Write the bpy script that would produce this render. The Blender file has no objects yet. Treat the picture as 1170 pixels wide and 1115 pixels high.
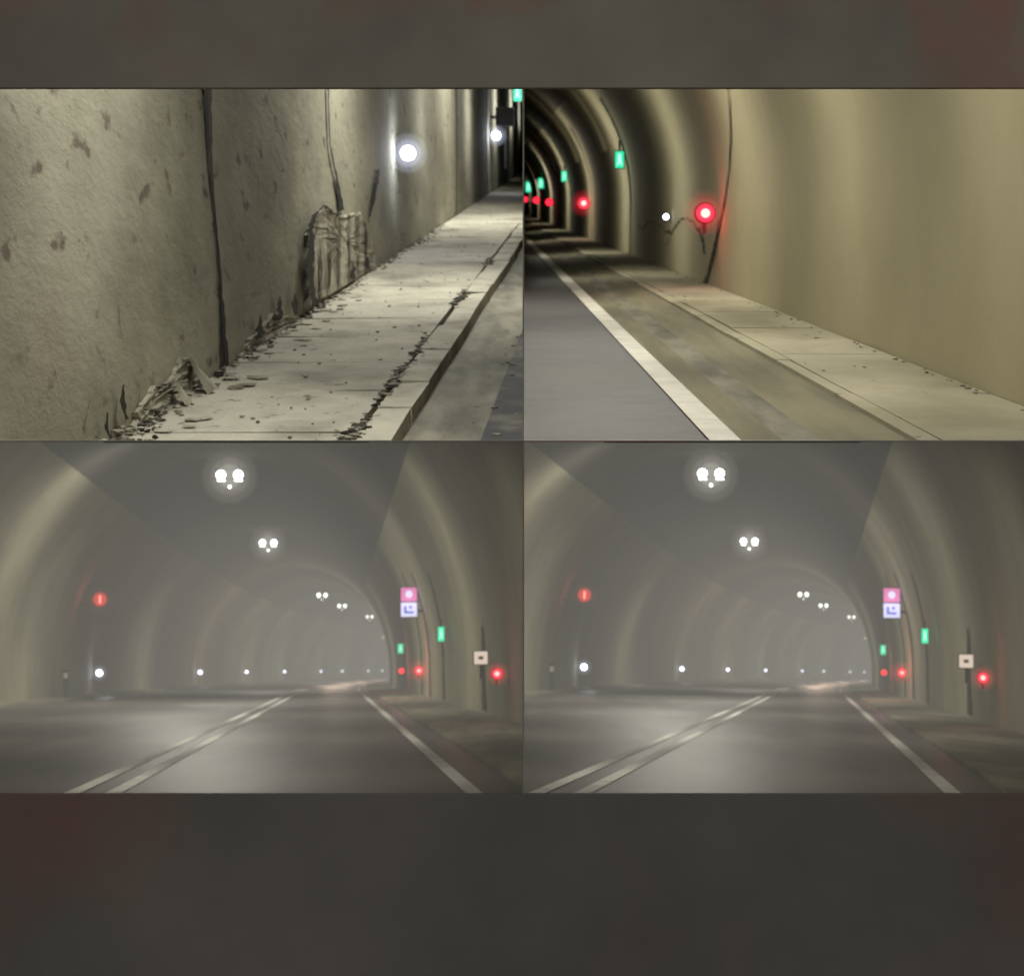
import bpy, bmesh, math, random
from mathutils import Vector, Matrix
random.seed(7)
R=random.uniform
scene=bpy.context.scene
COL=scene.collection
# ------------------------------------------------------------------ materials
def mat(name,c1,c2=None,scale=2.0,rough=.85,bump=.15,bscale=12,lo=.35,hi=.65,stretch=(1,1,1),
        c3=None,s3=.4,lo3=.45,hi3=.7,spec=.3,pit=None):
    m=bpy.data.materials.new(name); m.use_nodes=True
    nt=m.node_tree; N=nt.nodes; L=nt.links
    b=N['Principled BSDF']; b.inputs['Roughness'].default_value=rough
    b.inputs['Specular IOR Level'].default_value=spec
    tc=N.new('ShaderNodeTexCoord'); mp=N.new('ShaderNodeMapping'); mp.inputs['Scale'].default_value=stretch
    L.new(tc.outputs['Object'],mp.inputs['Vector'])
    def noise(s,d=4,r=.6):
        n=N.new('ShaderNodeTexNoise'); n.inputs['Scale'].default_value=s; n.inputs['Detail'].default_value=d
        n.inputs['Roughness'].default_value=r; L.new(mp.outputs['Vector'],n.inputs['Vector']); return n
    def mixc(fac,a,bcol):
        x=N.new('ShaderNodeMix'); x.data_type='RGBA'; L.new(fac,x.inputs[0])
        if isinstance(a,tuple): x.inputs[6].default_value=(*a,1)
        else: L.new(a,x.inputs[6])
        x.inputs[7].default_value=(*bcol,1); return x.outputs[2]
    def mr(o,a,bb):
        r=N.new('ShaderNodeMapRange'); r.inputs[1].default_value=a; r.inputs[2].default_value=bb; L.new(o,r.inputs[0]); return r.outputs[0]
    out=None
    c2=c2 or tuple(v*.8 for v in c1)
    out=mixc(mr(noise(scale).outputs['Fac'],lo,hi),c1,c2)
    if c3: out=mixc(mr(noise(s3,4,.5).outputs['Fac'],lo3,hi3),out,c3)
    if pit:
        out=mixc(mr(noise(pit[0],3,.5).outputs['Fac'],pit[1],pit[1]+.09),out,pit[2])
    L.new(out,b.inputs['Base Color'])
    if bump:
        bn=noise(bscale,5,.65); bp=N.new('ShaderNodeBump'); bp.inputs['Strength'].default_value=bump
        bp.inputs['Distance'].default_value=.05
        L.new(bn.outputs['Fac'],bp.inputs['Height']); L.new(bp.outputs['Normal'],b.inputs['Normal'])
    return m
def emis(name,c,s):
    m=bpy.data.materials.new(name); m.use_nodes=True; b=m.node_tree.nodes['Principled BSDF']
    b.inputs['Base Color'].default_value=(*[min(1,v*.6) for v in c],1)
    b.inputs['Emission Color'].default_value=(*c,1); b.inputs['Emission Strength'].default_value=s
    return m
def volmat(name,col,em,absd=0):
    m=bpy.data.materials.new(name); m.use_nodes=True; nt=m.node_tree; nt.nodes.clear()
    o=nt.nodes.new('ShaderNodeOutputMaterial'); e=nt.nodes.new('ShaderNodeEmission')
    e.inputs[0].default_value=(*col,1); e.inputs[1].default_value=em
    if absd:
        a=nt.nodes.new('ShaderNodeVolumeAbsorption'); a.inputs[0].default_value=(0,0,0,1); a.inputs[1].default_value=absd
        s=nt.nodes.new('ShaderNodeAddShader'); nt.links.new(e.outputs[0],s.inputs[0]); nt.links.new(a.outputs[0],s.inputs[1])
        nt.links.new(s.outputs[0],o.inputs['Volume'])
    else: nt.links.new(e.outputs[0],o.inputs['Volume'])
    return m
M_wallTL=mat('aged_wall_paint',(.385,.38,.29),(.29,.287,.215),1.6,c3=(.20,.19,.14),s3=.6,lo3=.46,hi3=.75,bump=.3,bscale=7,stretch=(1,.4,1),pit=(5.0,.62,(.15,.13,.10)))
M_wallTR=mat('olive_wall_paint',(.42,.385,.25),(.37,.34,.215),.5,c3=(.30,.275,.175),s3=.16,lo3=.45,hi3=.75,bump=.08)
M_wallB=mat('sooty_wall_paint',(.38,.36,.25),(.30,.285,.20),.3,c3=(.19,.18,.125),s3=.09,bump=.05,bscale=3)
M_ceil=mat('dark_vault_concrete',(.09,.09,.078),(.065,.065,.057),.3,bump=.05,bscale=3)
M_stain=mat('soot_streak',(.22,.21,.15),(.17,.16,.115),.5,bump=.05,bscale=3)
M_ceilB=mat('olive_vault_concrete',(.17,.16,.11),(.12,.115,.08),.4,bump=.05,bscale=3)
M_slab=mat('walkway_concrete',(.50,.485,.40),(.36,.35,.285),1.6,c3=(.22,.21,.17),s3=.9,lo3=.5,hi3=.7,bump=.35,bscale=12,stretch=(1,.6,1),pit=(7,.64,(.14,.13,.10)))
M_slabR=mat('dirty_walkway_concrete',(.50,.475,.36),(.38,.36,.26),1.3,c3=(.27,.25,.17),s3=.7,lo3=.45,hi3=.7,bump=.2,bscale=14,stretch=(1,.5,1),pit=(4,.66,(.12,.11,.07)))
M_walkB=mat('dusty_walkway',(.31,.285,.20),(.16,.15,.11),.5,stretch=(2.5,.3,1),bump=.1)
M_dust=mat('dusty_verge',(.25,.235,.155),(.17,.16,.11),1.2,stretch=(3,.25,1),c3=(.12,.115,.085),s3=.8,bump=.15)
M_gutter=mat('gutter_concrete',(.30,.29,.23),(.19,.185,.145),2.0,stretch=(2,.4,1),c3=(.10,.10,.08),s3=1.5,bump=.25)
M_asph=mat('asphalt',(.115,.12,.13),(.09,.092,.10),3,rough=.6,bump=.2,bscale=40,c3=(.14,.14,.14),s3=.4)
M_asphA=mat('dark_asphalt',(.05,.052,.06),(.035,.036,.042),3,rough=.8,bump=.3,bscale=20,c3=(.17,.165,.13),s3=1.6,lo3=.5,hi3=.7)
M_asphB=mat('worn_asphalt',(.13,.127,.113),(.075,.073,.067),.5,rough=.42,stretch=(1.6,.12,1),bump=.12,bscale=30,spec=.5)
M_line=mat('road_paint',(.80,.79,.72),(.6,.59,.53),3,rough=.6,bump=.05)
M_dark=mat('crack_shadow',(.012,.011,.009),(.025,.023,.018),6,bump=.3)
M_joint=mat('joint_filler',(.05,.048,.036),(.08,.075,.055),3,bump=.1)
M_spall=mat('spalled_render',(.43,.415,.325),(.31,.30,.235),2.4,bump=.9,bscale=5,c3=(.17,.16,.12),s3=1.8,lo3=.45,hi3=.62)
M_rub=mat('rubble',(.36,.34,.27),(.16,.15,.12),4,bump=.5)
M_house=mat('lamp_housing',(.06,.06,.06),(.04,.04,.04),5,rough=.5,bump=0)
M_port=mat('portal_concrete',(.235,.225,.185),(.15,.145,.12),.6,c3=(.29,.10,.08),s3=.75,lo3=.5,hi3=.72,bump=.05,bscale=20)
M_portD=mat('portal_base_concrete',(.13,.12,.108),(.09,.085,.077),.6,c3=(.15,.07,.062),s3=.55,lo3=.48,hi3=.72,bump=.05,bscale=20)
E_white=emis('lamp_lens',(1,.98,.9),10); E_cool=emis('cool_led',(.80,.84,1),12)
E_red=emis('red_led',(1,.02,.05),2.0); E_redhot=emis('red_led_core',(1,.4,.35),2.2)
E_green=emis('green_sign_face',(.05,.75,.40),1.1); E_mint=emis('green_sign_symbol',(.5,1,.8),1.6)
E_pink=emis('sign_face_magenta',(.85,.25,.5),.8); E_blue=emis('sign_face_white',(.72,.75,1),1.1)
E_navy=emis('sign_symbol_blue',(.15,.2,.7),.8); E_cream=emis('sign_face_cream',(1,.80,.66),.75)
E_dimr=emis('dim_red_signal',(.75,.07,.06),.45)
# ------------------------------------------------------------------ mesh builder
class MB:
    def __init__(s): s.v=[];s.f=[];s.m=[];s.mats=[]
    def mi(s,m):
        if m not in s.mats: s.mats.append(m)
        return s.mats.index(m)
    def poly(s,pts,m):
        b=len(s.v); s.v+= [Vector(p) for p in pts]; s.f.append(list(range(b,b+len(pts)))); s.m.append(s.mi(m))
    def hexa(s,p,m):
        b=len(s.v); s.v+=[Vector(q) for q in p]; i=s.mi(m)
        for f in ((0,3,2,1),(4,5,6,7),(0,1,5,4),(1,2,6,5),(2,3,7,6),(3,0,4,7)):
            s.f.append([b+k for k in f]); s.m.append(i)
    def box(s,x0,x1,y0,y1,z0,z1,m,j=0):
        p=[(x0,y0,z0),(x1,y0,z0),(x1,y1,z0),(x0,y1,z0),(x0,y0,z1),(x1,y0,z1),(x1,y1,z1),(x0,y1,z1)]
        s.hexa([(a+R(-j,j),b+R(-j,j),c+R(-j,j)) for a,b,c in p],m)
    def cyl(s,c,r,d,m,axis='y',n=20,r2=None):
        r2=r if r2 is None else r2; a=[];b=[]
        for k in range(n):
            t=2*math.pi*k/n; u,w=math.cos(t),math.sin(t)
            if axis=='y': a.append((c[0]+r*u,c[1],c[2]+r*w)); b.append((c[0]+r2*u,c[1]+d,c[2]+r2*w))
            elif axis=='z': a.append((c[0]+r*u,c[1]+r*w,c[2])); b.append((c[0]+r2*u,c[1]+r2*w,c[2]+d))
            else: a.append((c[0],c[1]+r*u,c[2]+r*w)); b.append((c[0]+d,c[1]+r2*u,c[2]+r2*w))
        o=len(s.v); s.v+=[Vector(q) for q in a+b]; i=s.mi(m)
        s.f.append(list(range(o,o+n))); s.m.append(i); s.f.append(list(range(o+n,o+2*n))[::-1]); s.m.append(i)
        for k in range(n): s.f.append([o+k,o+(k+1)%n,o+n+(k+1)%n,o+n+k]); s.m.append(i)
    def rock(s,c,r,m,flat=1.0):
        bm=bmesh.new(); bmesh.ops.create_icosphere(bm,subdivisions=1,radius=1)
        o=len(s.v); i=s.mi(m); sc=(R(.6,1.3),R(.7,1.6),R(.4,.8)*flat); a=R(0,6.28)
        for v in bm.verts:
            q=Vector((v.co.x*sc[0],v.co.y*sc[1],v.co.z*sc[2]))*r*R(.7,1.25)
            q=Matrix.Rotation(a,3,'Z')@q; s.v.append(q+Vector(c))
        for f in bm.faces: s.f.append([o+v.index for v in f.verts]); s.m.append(i)
        bm.free()
    def obj(s,name,xf=None,planes=(),parent=None,smooth=False,bevel=0,matrix=None):
        me=bpy.data.meshes.new(name)
        vs=[xf@v for v in s.v] if xf is not None else s.v
        me.from_pydata([tuple(v) for v in vs],[],s.f)
        for m in s.mats: me.materials.append(m)
        me.polygons.foreach_set('material_index',s.m)
        if smooth: me.polygons.foreach_set('use_smooth',[True]*len(s.f))
        if planes:
            bm=bmesh.new(); bm.from_mesh(me)
            if smooth: bmesh.ops.remove_doubles(bm,verts=bm.verts[:],dist=.0005)
            for co,no in planes:
                bmesh.ops.bisect_plane(bm,geom=bm.verts[:]+bm.edges[:]+bm.faces[:],plane_co=co,plane_no=no,clear_outer=True)
            n=len(bm.faces); bm.to_mesh(me); bm.free()
            if n==0: return None
        me.update()
        o=bpy.data.objects.new(name,me); COL.objects.link(o)
        if matrix is not None: o.matrix_world=matrix
        if parent: o.parent=parent; 
        if bevel:
            b=o.modifiers.new('bevel','BEVEL'); b.width=bevel; b.segments=2
        return o
FP=2400.0
class Bay:
    def __init__(s,du,dv,sx,sz,curve=lambda z:0.0):
        d=Vector((du,FP,-dv)).normalized(); r=d.cross(Vector((0,0,1))).normalized(); u=r.cross(d)
        s.M=Matrix(((r.x,d.x,u.x,0),(r.y,d.y,u.y,0),(r.z,d.z,u.z,0),(0,0,0,1)))
        e=.005
        s.planes=[((sx*e,0,0),(-sx,0,0)),((0,0,sz*e),(0,0,-sz)),((0,10.12,0),(0,-1,0))]
        s.sx=sx;s.sz=sz;s.c=curve
    def inside(s,w,m=.12): return w.x*s.sx>m and w.z*s.sz>m and w.y>10.3
    def sweep(s,mb,prof,zs,mats):
        for k in range(len(prof)-1):
            o=len(mb.v); i=mb.mi(mats[k] if isinstance(mats,list) else mats)
            for z in zs:
                for p in (prof[k],prof[k+1]): mb.v.append(Vector((p[0]+s.c(z),z,p[1])))
            for q in range(len(zs)-1):
                mb.f.append([o+2*q,o+2*q+1,o+2*q+3,o+2*q+2]); mb.m.append(i)
    def add(s,mb,name,parent=None,smooth=False): return mb.obj(name,s.M,s.planes,parent,smooth)
    def place(s,mb,name,x,z,H,bevel=.012,light=None,yaw=0,curve=True,spot=False):
        w=s.M@Vector((x+(s.c(z) if curve else 0),z,H))
        if not s.inside(w): return None
        mtx=Matrix.Translation(w)@s.M@Matrix.Rotation(yaw,4,'Z')
        o=mb.obj(name,matrix=mtx,bevel=bevel)
        if light:
            col,pw,off,rad=light
            ld=bpy.data.lights.new('bulb','SPOT' if spot else 'POINT'); ld.energy=pw; ld.color=col; ld.shadow_soft_size=rad
            if spot: ld.spot_size=math.radians(158); ld.spot_blend=1
            lo=bpy.data.objects.new('bulb',ld); COL.objects.link(lo); lo.parent=o; lo.location=off
        return o
def glow(parent,off,r,col,st):  # self-glowing spheres stand in for lamp light scattered in haze
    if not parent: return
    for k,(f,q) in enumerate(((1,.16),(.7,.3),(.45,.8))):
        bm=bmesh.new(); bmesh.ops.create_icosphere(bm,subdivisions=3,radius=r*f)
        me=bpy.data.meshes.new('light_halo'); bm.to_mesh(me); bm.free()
        me.materials.append(volmat('glow_volume',col,st*q/r))
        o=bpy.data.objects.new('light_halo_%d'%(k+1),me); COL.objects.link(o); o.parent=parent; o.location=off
def crack(mb,X,pts,m,off,n=7,jit=.35):
    fine=[]
    for a,b in zip(pts[:-1],pts[1:]):
        for k in range(n):
            t=k/n; fine.append([a[i]*(1-t)+b[i]*t for i in range(3)])
    fine.append(list(pts[-1]))
    L=[];Rr=[]
    for p in fine:
        w=p[2]*R(1-jit,1+jit)/2; s=p[2]*R(-jit,jit)*.5
        L.append((X(p[0],p[1])+off,p[0]-w+s,p[1])); Rr.append((X(p[0],p[1])+off,p[0]+w+s,p[1]))
    for k in range(len(L)-1): mb.poly([L[k],Rr[k],Rr[k+1],L[k+1]],m)
def hcrack(mb,X,pts,m,off,n=6,jit=.4):
    top=[];bot=[]
    for a,b in zip(pts[:-1],pts[1:]):
        for k in range(n):
            t=k/n; z=a[0]*(1-t)+b[0]*t; H=a[1]*(1-t)+b[1]*t+R(-.022,.022); w=(a[2]*(1-t)+b[2]*t)*R(1-jit,1+jit)/2
            top.append((X(z,H)+off,z,H+w)); bot.append((X(z,H)+off,z,H-w))
    for k in range(len(top)-1): mb.poly([top[k],top[k+1],bot[k+1],bot[k]],m)
def zs(a,b,st,g=1.0):
    o=[a]; d=st
    while o[-1]<b: o.append(o[-1]+d); d*=g
    return o
def ell(cx,a,b,h0,H,side):
    t=max(0,min(.9999,(H-h0)/b)); return cx+side*a*math.sqrt(1-t*t)
# fixtures -----------------------------------------------------------
def wall_led(em=E_cool,core=None,r=.09):
    mb=MB(); mb.cyl((0,0,0),r*1.25,.14,M_house,n=18)
    mb.cyl((0,-.05,0),r,.05,em); mb.cyl((0,-.03,0),r*1.12,.03,M_house)
    mb.box(-.025,.025,.05,.11,-r*2.6,-r*1.1,M_house)
    if core: mb.cyl((0,-.065,0),r*.5,.014,core,n=14)
    return mb
def green_sign(w=.2,h=.38):
    mb=MB(); mb.box(-w/2-.02,w/2+.02,0,.1,-h/2-.02,h/2+.02,M_house); mb.box(-w/2,w/2,-.012,-.002,-h/2,h/2,E_green)
    mb.cyl((0,-.02,h*.27),w*.13,.006,E_mint,n=10); mb.box(-w*.13,w*.15,-.02,-.014,-h*.08,h*.17,E_mint)
    mb.hexa([(-w*.3,-.02,-h*.32),(-w*.16,-.02,-h*.32),(-w*.16,-.014,-h*.32),(-w*.3,-.014,-h*.32),(-w*.1,-.02,-h*.08),(w*.02,-.02,-h*.08),(w*.02,-.014,-h*.08),(-w*.1,-.014,-h*.08)],E_mint)
    mb.hexa([(w*.18,-.02,-h*.3),(w*.3,-.02,-h*.3),(w*.3,-.014,-h*.3),(w*.18,-.014,-h*.3),(w*.03,-.02,-h*.08),(w*.14,-.02,-h*.08),(w*.14,-.014,-h*.08),(w*.03,-.014,-h*.08)],E_mint)
    mb.box(-.02,.02,.03,.08,h/2+.02,h/2+.25,M_house)
    return mb
def ceiling_lamp():
    mb=MB()
    mb.box(-.75,.75,-.05,.05,.30,.38,M_house)
    for sx in (-.38,.38):
        mb.box(sx-.04,sx+.04,-.04,.04,.38,.9,M_house)
        mb.hexa([(sx-.3,-.25,-.12),(sx+.3,-.25,-.12),(sx+.3,.3,-.12),(sx-.3,.3,-.12),(sx-.22,-.15,.3),(sx+.22,-.15,.3),(sx+.22,.2,.3),(sx-.22,.2,.3)],M_house)
        mb.cyl((sx,-.30,.08),.17,.04,E_white,n=24,r2=.19)
        mb.box(sx-.16,sx+.16,-.2,.25,-.15,-.125,E_white)
    mb.box(-.03,.03,-.02,.04,-.45,.3,M_house); mb.box(-.14,.14,-.1,.12,-.5,-.36,M_house); mb.cyl((0,-.12,-.43),.05,.02,E_white,n=10)
    return mb
def area(name,w,size,pw,col,tilt=0):  # added fill light on a thin plate, kept out of view
    mb=MB(); a=size/2
    mb.box(-a-.05,a+.05,-a-.05,a+.05,.002,.007,M_house)
    o=mb.obj(name,matrix=Matrix.Translation(w)@Matrix.Rotation(tilt,4,'Y'))
    ld=bpy.data.lights.new('fill_area','AREA'); ld.shape='SQUARE'; ld.size=size; ld.energy=pw; ld.color=col
    lo=bpy.data.objects.new('fill_area',ld); COL.objects.link(lo); lo.parent=o
# ================================================================== bay A : damaged wall and walkway
A=Bay(89,-366,-1,1)
XW=-3.44
XA=lambda z,H: ell(3.0,6.44,8.0,1.2,H,-1)
ST=zs(11,420,1.5,1.03)
mb=MB()
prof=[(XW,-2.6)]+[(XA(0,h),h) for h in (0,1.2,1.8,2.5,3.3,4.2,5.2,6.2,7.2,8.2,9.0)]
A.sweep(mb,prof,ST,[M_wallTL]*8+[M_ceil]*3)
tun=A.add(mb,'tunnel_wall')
mb=MB()
crack(mb,XA,[(18.1,4.5,.4),(18.2,1.0,.34),(18.5,.3,.28),(18.5,-.3,.14),(18.8,-1.4,.11),(18.9,-2.2,.34)],M_joint,.012,12,.3)
crack(mb,XA,[(18.15,1.5,.26),(18.3,.3,.22),(18.35,-.3,.08),(18.75,-1.2,.05),(18.95,-2.2,.24)],M_dark,.02,14,.4)
crack(mb,XA,[(24.2,-1.22,.2),(24.2,-1.36,.65),(24.0,-1.65,.7),(24.1,-1.85,.35),(24.4,-2.12,.7)],M_dark,.10,8,.3)
crack(mb,XA,[(24.2,-1.25,.5),(24.9,-1.08,.5),(25.6,-1.0,.35),(27.0,-1.2,.35)],M_dark,.06,8,.5)
crack(mb,XA,[(26.4,.9,.12),(26.6,-.3,.14),(27.2,-.7,.2),(27.6,-1.15,.55)],M_dark,.03)
crack(mb,XA,[(32.4,-.72,.4),(31.8,-1.0,.7),(31.0,-1.38,.35)],M_dark,.03)
for z,w in ((50,.5),(63.5,.9),(71,1.2),(90,1.6)):
    crack(mb,XA,[(z,4,w),(z+.3,0,w*.7),(z,-2.2,w*.4)],M_joint,.014,6,.2)
for k in range(8):
    z=R(12.5,22);H=R(-2,1.2); crack(mb,XA,[(z,H,.008),(z+R(-.2,.2),H-R(.1,.25),.018),(z+R(-.2,.2),H-R(.25,.5),.006)],M_joint,.013,5,.6)
for z,H,w,h in ((20.6,-2.0,.35,.2),(21.9,-1.93,.4,.24),(23.0,-1.98,.4,.24),(28.5,-2.0,.5,.25),(30.3,-2.02,.5,.2),(14.6,-1.95,.14,.26),(14.1,-2.05,.1,.2)):
    crack(mb,XA,[(z,H+h/2,w*.3),(z-.05,H,w),(z+.08,H-h/2,w*.6)],M_dark,.07,4,.4)
A.add(mb,'wall_crack',parent=tun)
def spall(mb,pts,m,off,cx=.02):
    c=Vector((0,sum(p[0] for p in pts)/len(pts),sum(p[1] for p in pts)/len(pts)))
    ring=[]
    n=len(pts)
    for i in range(n):
        a,b=pts[i],pts[(i+1)%n]
        for k in range(7):
            t=k/7; ring.append((a[0]*(1-t)+b[0]*t+R(-.1,.1),a[1]*(1-t)+b[1]*t+R(-.022,.022)))
    rings=[]
    for f in (1,.97,.93,.8,.65,.5,.35,.2):
        rings.append([Vector((XW+(.003 if f==1 else off*(1 if f>.9 else .8)+R(-cx,cx)),c.y+(p[0]-c.y)*f+R(-.03,.03)*(f<1),c.z+(p[1]-c.z)*f)) for p in ring])
    for r0,r1 in zip(rings[:-1],rings[1:]):
        for k in range(len(ring)):
            q=(k+1)%len(ring); mb.poly([r0[k],r0[q],r1[q],r1[k]],m)
    mb.poly(rings[-1],m)
mb=MB()
spall(mb,[(24.1,-2.15),(24.3,-1.3),(25.6,-1.02),(27.3,-1.2),(29.8,-1.28),(31.2,-1.75),(32,-2.18)],M_spall,.04,.009)
spall(mb,[(15.0,-2.2),(15.3,-2.08),(15.8,-2.0),(16.2,-2.04),(16.9,-1.9),(17.3,-1.96),(17.9,-2.2)],M_spall,.04,.012)
spall(mb,[(19.6,-2.2),(20.2,-2.08),(20.9,-2.05),(21.6,-1.97),(22.5,-2.02),(23.6,-2.2)],M_spall,.04,.012)
for z in (25.2,26.1,27,28.1,29.2,30.2):
    crack(mb,XA,[(z,-1.32,.04),(z+.15,-1.7,.16),(z,-2.1,.08)],M_joint,.055,5,.5)
mb.hexa([(XW+.26,16.9,-2.2),(XW+.23,17.4,-2.2),(XW+.20,17.4,-2.2),(XW+.23,16.9,-2.2),(XW+.09,17.0,-1.9),(XW+.07,17.3,-2.0),(XW+.04,17.3,-2.0),(XW+.06,17.0,-1.9)],M_spall)
mb.hexa([(XW+.22,16.2,-2.2),(XW+.19,16.5,-2.2),(XW+.16,16.5,-2.2),(XW+.19,16.2,-2.2),(XW+.10,16.3,-2.0),(XW+.08,16.5,-2.06),(XW+.05,16.5,-2.06),(XW+.07,16.3,-2.0)],M_spall)
A.add(mb,'spalled_plaster')
mb=MB()
for k in range(620):
    z=11.5+34*R(0,1)**1.6; mb.rock((XW+abs(random.gauss(0,.08))+.02,z,-2.19),R(.008,.04),random.choice([M_rub,M_dark,M_joint,M_spall]),.6)
for k in range(170):
    z=random.gauss(14.2,1.3); d=abs(random.gauss(0,.13)); mb.rock((XW+d+.02,z,-2.19+max(0,.1-d)*R(0,1)),R(.01,.04),random.choice([M_rub,M_joint,M_dark,M_spall]),.6)
for k in range(34):
    z=R(12.5,30); mb.rock((XW+R(.1,.5),z,-2.188),R(.04,.1),M_spall,.15)
for k in range(160):
    z=11+40*R(0,1)**1.4; mb.rock((R(XW,-1.8),z,-2.19),R(.006,.022),M_rub)
for k in range(480):
    z0=random.choice([13.2,14.5,14.8,17.5,18.2,20.5,20.8,26,26.5,33]); z=random.gauss(z0,.5); mb.rock((-1.76+random.gauss(0,.03),z,-2.18),R(.012,.042),random.choice([M_dark,M_dark,M_joint,M_rub]),.5)
A.add(mb,'rubble')
mb=MB(); A.sweep(mb,[(XW,-2.27),(-1.78,-2.27)],zs(10,300,4,1.05),M_dark)
z=10.2
while z<150:
    L=R(1.9,2.4); x1=-1.79+R(-.012,.012)
    t=R(-.012,.012); 
    mb.hexa([(XW+.02,z,-2.4),(x1,z+R(-.1,.1),-2.4),(x1,z+L,-2.4),(XW+.02,z+L,-2.4),(XW+.02,z+R(-.05,.05),-2.2+t),(x1,z,-2.2-t),(x1,z+L,-2.2+R(-.01,.01)),(XW+.02,z+L,-2.2+R(-.01,.02))],M_slab)
    z+=L+R(.02,.07)
walk=A.add(mb,'walkway')
mb=MB(); z=10
while z<200:
    L=R(1.2,2.6); mb.box(-1.75+R(-.01,.02),-1.47,z,z+L,-2.6,-2.18+R(-.015,.015),M_slab,j=.012); z+=L+R(.02,.07)
A.add(mb,'kerb')
mb=MB(); A.sweep(mb,[(-1.9,-2.32),(-1.46,-2.32),(-.85,-2.36)],ST,M_gutter); A.add(mb,'gutter')
mb=MB(); A.sweep(mb,[(-.90,-2.350),(9,-2.350)],ST,M_asphA); ra=A.add(mb,'road')
mb=MB(); 
for k in range(140):
    z=R(11,60); mb.rock((random.gauss(-.92,.12),z,-2.345),R(.008,.035),random.choice([M_rub,M_gutter]),.5)
A.add(mb,'gravel')
for z,H,p in ((35.3,-.52,32),(65,-.44,40),(92,-.45,40)):
    o=A.place(wall_led(r=.11 if z<40 else .12),'added_warm_lamp',XW+.22,z,H,light=((.85,.88,1),p,(.25,-.45,0),.1))
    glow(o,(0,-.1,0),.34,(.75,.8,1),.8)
o=A.place(green_sign(.3,.6),'emergency_exit_sign',XW+.25,81,1.05)
mb=MB(); mb.box(-.3,.3,0,.25,-.3,.3,M_house); mb.box(-.26,.26,-.02,0,-.26,.26,M_dark); mb.box(-.04,.04,.1,.18,-1.6,-.3,M_house); mb.box(-.5,-.3,.08,.14,-.05,.05,M_house)
A.place(mb,'wall_cabinet',XW+.45,66,.12)
for w,pw in (((-1.2,13.5,5.0),235),((-1.0,27,7.8),460),((-.9,46,10.8),650)):  # unseen fill lights added above the lintel
    area('added_fill_light',Vector(w),1.1,pw,(1,.975,.89))
for y,pw in ((40,50),(54,55),(68,50),(80,35),(88,15)):  # added fill, edge-on along the partition, brightens the far wall
    area('added_fill_light',Vector((-.012,y,.1525*y+.5)),1.6,pw,(1,.98,.9),math.radians(90))
# ================================================================== bay B : olive wall, red signal
B=Bay(-41,-276,1,1)
XBf=lambda z,H: ell(-2.2,5.36,4.5,0,H,1)
mb=MB(); hs=(0,.4,.8,1.2,1.6,1.95,2.3,2.7,3.1,3.5,3.9,4.2,4.4,4.499)
prof=[(3.16,-1.6)]+[(XBf(0,h),h) for h in hs]
STB=zs(10.5,420,1.2,1.035)
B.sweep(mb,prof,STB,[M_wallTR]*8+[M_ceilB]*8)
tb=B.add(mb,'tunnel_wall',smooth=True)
mb=MB()
crack(mb,XBf,[(25.2,1.6,.08),(27.2,.5,.12),(28.5,-.3,.14),(29.3,-.7,.22),(30.4,-1.22,.42)],M_joint,-.02,10,.4)
hcrack(mb,XBf,[(29.6,-.22,.015),(30.2,-.12,.02),(30.8,-.25,.04),(31.4,-.48,.045),(32.2,-.36,.03),(33.4,-.28,.015),(34.8,-.36,.035),(36.2,-.58,.05),(37.5,-.55,.02),(39,-.45,.012),(41,-.42,.03),(43,-.6,.04),(44.5,-.5,.01)],M_joint,-.008,6,.7)
hcrack(mb,XBf,[(34.6,-.3,.01),(35.6,-.44,.03),(36.6,-.72,.02),(37.4,-.8,.01)],M_joint,-.009,6,.7)
crack(mb,XBf,[(31.4,-.45,.25),(30.9,-.6,.35),(30.6,-.78,.2)],M_joint,-.009,5,.6)
for z in (46.5,64,80,100,125,155): crack(mb,XBf,[(z,2.2,.25+z*.004),(z,0,.25),(z,-1.2,.2)],M_joint,-.02,6,.2)
B.add(mb,'wall_crack',parent=tb)
mb=MB()
for z in (52,68,90,125):
    for k in range(len(prof)-2):
        a,b=prof[k+1],prof[k+2]; f=.982
        z0,z1=z,z+3.2
        g=lambda p:((p[0]+2.2)*f-2.2,p[1]*f)
        a2,b2=g(a),g(b)
        if a[1]>=1.2:
            mb.hexa([(a2[0],z0,a2[1]),(a[0],z0,a[1]),(a[0],z1,a[1]),(a2[0],z1,a2[1]),(b2[0],z0,b2[1]),(b[0],z0,b[1]),(b[0],z1,b[1]),(b2[0],z1,b2[1])],M_wallTR)
B.add(mb,'vault_rib')
mb=MB(); z=10.2
while z<260:
    L=R(2.8,3.4); mb.box(2.3,3.15,z,z+L,-1.5,-1.2+R(-.004,.004),M_slabR,j=.004); z+=L+.012
B.add(mb,'walkway')
mb=MB(); z=10
while z<260:
    L=R(2.6,3.2); mb.box(2.18,2.292,z,z+L,-1.5,-1.205,M_slabR,j=.006); z+=L+.012
B.add(mb,'kerb')
mb=MB(); B.sweep(mb,[(1.2,-1.297),(1.6,-1.292),(1.78,-1.275),(2.19,-1.232)],STB,[M_dust,M_gutter,M_dust]); B.add(mb,'verge')
mb=MB(); B.sweep(mb,[(-8,-1.3),(1.3,-1.3)],STB,M_asph); rb=B.add(mb,'road')
mb=MB(); B.sweep(mb,[(1.2,-1.288),(1.37,-1.288)],STB,M_line); B.add(mb,'edge_line',parent=rb)
mb=MB()
for k in range(16):
    z0=random.choice([15,19,25,26]); z=random.gauss(z0,.6); mb.rock((R(2.3,2.9),z,-1.195),R(.01,.03),random.choice([M_rub,M_joint]),.35)
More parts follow.
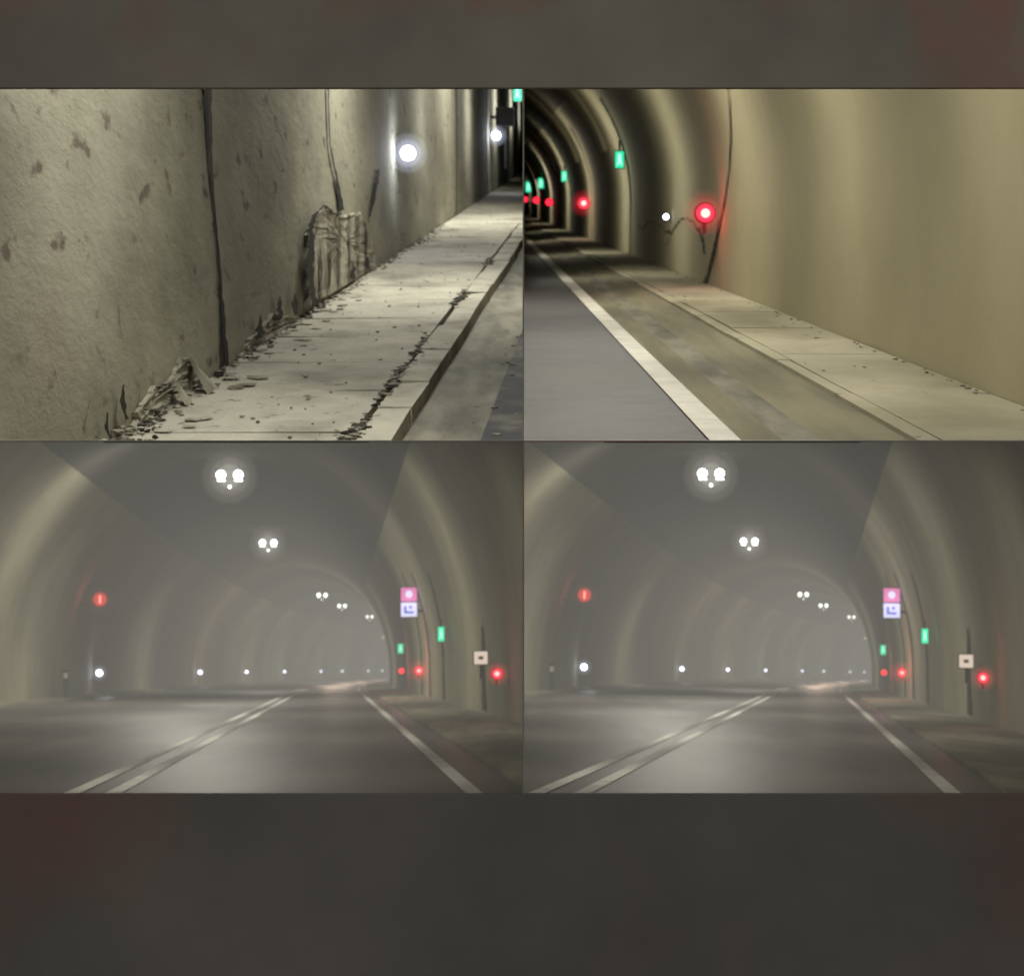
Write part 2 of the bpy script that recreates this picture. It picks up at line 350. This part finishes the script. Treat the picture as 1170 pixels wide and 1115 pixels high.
for k in range(160): mb.rock((3.12-abs(random.gauss(0,.04)),R(11,60),-1.195),R(.008,.022),random.choice([M_rub,M_joint]),.5)
B.add(mb,'rubble')
for z,H,r in ((28.6,-.18,.11),(64.8,-.11,.15),(101,-.13,.16),(128,-.05,.18),(165,0,.2)):
    o=B.place(wall_led(E_red,E_redhot if z<100 else None,r=r),'red_signal_light',2.95,z,H,light=((1,.04,.06),6 if z<30 else 4,(-.2,-.35,0),.08))
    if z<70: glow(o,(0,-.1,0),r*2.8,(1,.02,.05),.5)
for z in (46.5,80,115,150):
    o=B.place(green_sign(.19*max(1,z/75),.36*max(1,z/75)),'emergency_exit_sign',2.9,z,.87,light=((.1,1,.5),1.2,(-.2,-.3,0),.1))
o=B.place(wall_led(E_cool,r=.035),'glowing_stud',3.05,36.1,-.29)  # white dot whose face emits its own light
for w,pw in (((1.0,12.5,3.7),85),((.9,18,4.8),130),((.8,25,6.1),250)):  # fill lights added overhead, out of view
    area('added_fill_light',Vector(w),1.0,pw,(1,.955,.83))
for y,pw in ((34,55),(48,55),(64,50),(82,45),(104,40),(130,30),(155,16)):  # more added fill on the partition, edge-on to the camera
    area('added_fill_light',Vector((.012,y,.115*y+.6)),1.6,pw,(1,.955,.83),math.radians(-90))
# ================================================================== bays C, D : hazy tunnel bend
def bend(z): return 2.1e-4*max(0,z-120)**2
def hazy(du,sx):
    T=Bay(du,263,sx,-1,bend)
    k=du/FP
    cx,a,b=-4.7,8.4,9.5
    XR=lambda z,H: ell(cx,a,b,0,H,1)+bend(z)
    XL=lambda z,H: ell(cx,a,b,0,H,-1)+bend(z)
    hr=[0,.7,1.4,2.1,2.8,3.6,4.4,5.2,5.9]; top=[6.8,7.6,8.3,8.9,9.3,9.499]
    P=[(3.7,-1.5)]+[(ell(cx,a,b,0,h,1),h) for h in hr]+[(ell(cx,a,b,0,h,1),h) for h in top]
    lt=[9.3,8.9,8.3,7.6]; lw=[6.8,5.9,5,4,3,2,1,0]
    P+=[(ell(cx,a,b,0,h,-1),h) for h in lt+lw]+[(-13.1,-1.5)]
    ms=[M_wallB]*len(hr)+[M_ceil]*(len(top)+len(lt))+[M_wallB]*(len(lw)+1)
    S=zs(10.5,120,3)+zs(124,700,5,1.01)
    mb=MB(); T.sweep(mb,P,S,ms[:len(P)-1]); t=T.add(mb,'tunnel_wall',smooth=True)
    mb=MB()
    for z,h,w in ((53,1.1,1.0),(73,3.4,.9),(84,3.9,1.1),(92,4.2,1.0),(112,4.2,.9),(130,4,.9),(150,4,.8)):
        crack(mb,XR,[(z-.3,h,w*.5),(z,h*.5,w),(z+.4,0,w*.9),(z,-1.0,w*1.3)],M_joint,-.03,6,.15)
    for z in (180,240,300):
        crack(mb,XL,[(z,4.5,.5),(z,2,.8),(z,-1.0,.8)],M_stain,.04,5,.12)
    T.add(mb,'wall_joint',parent=t)
    mb=MB(); T.sweep(mb,[(-12.3,-1.2),(2.0,-1.2)],S,M_asphB); rd=T.add(mb,'road')
    mb=MB()
    for x0,x1 in ((-2.74,-2.58),(-2.32,-2.16),(1.25,1.42)): T.sweep(mb,[(x0,-1.19),(x1,-1.19)],S,M_line)
    T.add(mb,'road_marking',parent=rd)
    mb=MB(); T.sweep(mb,[(1.9,-1.25),(1.9,-1.15),(2.05,-1.14),(3.75,-1.08)],S,[M_walkB]*3); T.add(mb,'walkway')
    mb=MB(); T.sweep(mb,[(-12.2,-1.25),(-12.2,-1.08),(-12.35,-1.07),(-13.15,-1.04)],S,[M_walkB]*3); T.add(mb,'walkway')
    for z in (93,142,240,280,337,379,425,470):
        o=T.place(ceiling_lamp(),'ceiling_lamp',cx,z,8.55,light=((1,.96,.84),(4400 if z<150 else 4800),(0,-.2,-.6),.4),spot=True)
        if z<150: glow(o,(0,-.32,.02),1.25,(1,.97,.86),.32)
    for z in (115,185,235,285,340,375,420,445,480):
        o=T.place(wall_led(r=.15),'added_warm_lamp',-12.7,z,.05,light=((.85,.88,1),20,(.5,-.8,0),.2))
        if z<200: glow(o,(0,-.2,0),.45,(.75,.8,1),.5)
    for z,pw in ((45,8),(88,60),(112,60)):
        o=T.place(wall_led(E_red,E_redhot if z<100 else None,r=.09 if z<50 else .14),'red_signal_light',3.4,z,-.08 if z<50 else .0,light=((1,.25,.2),pw,(-.8,-1.0,.3),.2))
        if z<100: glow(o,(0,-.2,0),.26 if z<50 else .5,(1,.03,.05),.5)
    # lamps added to warm the bend; their bulbs float out over the road
    for z in (190,225,265,310,360):
        mb=MB(); mb.cyl((0,0,0),.10,.1,E_cream,n=14); mb.box(-.14,.14,.1,.2,-.14,.14,M_house); mb.box(.14,.5,.12,.17,-.03,.03,M_house)
        T.place(mb,'added_warm_lamp',3.1,z,3.0,light=((1,.72,.55),1500,(-4.5,-1.0,.5),.5))
    for z in (67,110):
        T.place(green_sign(.20 if z<70 else .28,.46 if z<70 else .5),'emergency_exit_sign',3.3,z,1.15,light=((.1,1,.5),3,(-.2,-.3,0),.1))
    mb=MB(); mb.box(-.36,.36,0,.22,-.62,.62,M_house); mb.box(-.32,.32,-.015,-.003,.03,.58,E_pink); mb.box(-.32,.32,-.015,-.003,-.58,-.02,E_blue)
    mb.box(-.2,-.1,-.03,-.02,-.45,-.15,E_navy); mb.box(-.1,.18,-.03,-.02,-.45,-.36,E_navy); mb.cyl((.06,-.03,-.2),.06,.01,E_navy,n=10)
    mb.cyl((0,-.03,.32),.14,.01,E_blue,n=16); mb.box(.36,.8,.08,.16,.3,.4,M_house); mb.box(.36,.8,.08,.16,-.4,-.3,M_house)
    o=T.place(mb,'information_sign',2.86,84,2.72,light=((.9,.6,1),12,(0,-.5,0),.3))
    mb=MB(); mb.box(-.18,.18,0,.1,-.17,.17,M_house); mb.box(-.16,.16,-.012,-.002,-.15,.15,E_cream); mb.box(-.02,.02,.02,.06,-.5,-.17,M_house); mb.box(-.06,.06,-.02,-.013,-.04,.04,M_line)
    T.place(mb,'hydrant_sign',3.4,50,.29)
    mb=MB(); mb.cyl((0,0,0),.36,.2,M_house,n=24); mb.cyl((0,-.02,0),.32,.018,E_dimr,n=24); mb.box(-.035,.035,-.04,-.022,-.18,.18,E_redhot)
    mb.box(-1.3,-.3,.06,.14,-.25,-.17,M_house); mb.box(-1.5,-1.1,.0,.2,-.6,-.05,M_house)
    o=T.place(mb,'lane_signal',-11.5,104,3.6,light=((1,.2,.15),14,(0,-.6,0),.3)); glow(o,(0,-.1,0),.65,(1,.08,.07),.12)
    mb=MB(); mb.box(-.13,.13,-.1,.1,-.9,.35,M_house); mb.box(-.2,.2,-.14,.14,.35,.42,M_house); mb.box(-.09,.09,-.115,-.102,0,.25,M_line)
    T.place(mb,'marker_post',-12.45,99,-.2)
    for y,lx,pw in ((13.5,-.6,16),(24,-1.6,75),(38,-2.2,240),(58,-3.5,720),(80,-6,1250)):  # fill lights added flush under the slab, unseen edge-on
        x=lx+k*y
        if x*sx<1.2: x=sx*1.2
        area('added_fill_light',Vector((x,y,-.012)),1.4,pw,(1,.96,.84))
    mb=MB(); hm=volmat('self_lit_haze',(1,.965,.85),.00150,.0056)  # haze emits by itself in place of scattered lamp light
    if sx<0: mb.box(-140,-.008,10.4,720,-130,-.008,hm)
    else: mb.box(.008,230,10.4,720,-130,-.008,hm)
    mb.obj('haze')
hazy(-213,-1)
hazy(337,1)
# ================================================================== portal structure
mb=MB()
hz=1.682
mb.box(-9,9,10,10.05,hz,5.2,M_port); mb.box(-9,9,10,10.05,-3.6,-hz,M_portD)
mb.box(-9,-7,10,10.05,-hz,hz,M_port); mb.box(7,9,10,10.05,-hz,hz,M_port)
mb.obj('portal_wall')
mb=MB(); mb.box(-.003,.003,10.02,720,-130,130,M_port); mb.obj('partition_wall')
mb=MB(); mb.box(-200,-.0035,10.06,720,-.003,.003,M_port); mb.box(.0035,260,10.06,720,-.003,.003,M_port); mb.obj('dividing_slab')
mb=MB(); mb.box(-300,300,-300,10.0,-3.9,-3.6,M_asph); mb.obj('ground')
# ------------------------------------------------------------------ world, camera
w=bpy.data.worlds.new('World'); scene.world=w; w.use_nodes=True
nt=w.node_tree; bg=nt.nodes['Background']
bg.inputs[0].default_value=(1,.97,.90,1); bg.inputs[1].default_value=.58
cd=bpy.data.cameras.new('camera'); cam=bpy.data.objects.new('camera',cd); COL.objects.link(cam); scene.camera=cam
cam.rotation_euler=(math.radians(90),0,0)
cd.sensor_width=36; cd.lens=36*FP/1170; cd.shift_x=-13/1170; cd.shift_y=-53.5/1170
cd.clip_start=.1; cd.clip_end=2000
cd.dof.use_dof=True; cd.dof.focus_distance=11; cd.dof.aperture_fstop=4.0
scene.view_settings.view_transform='Standard'; scene.view_settings.look='None'; scene.view_settings.exposure=0
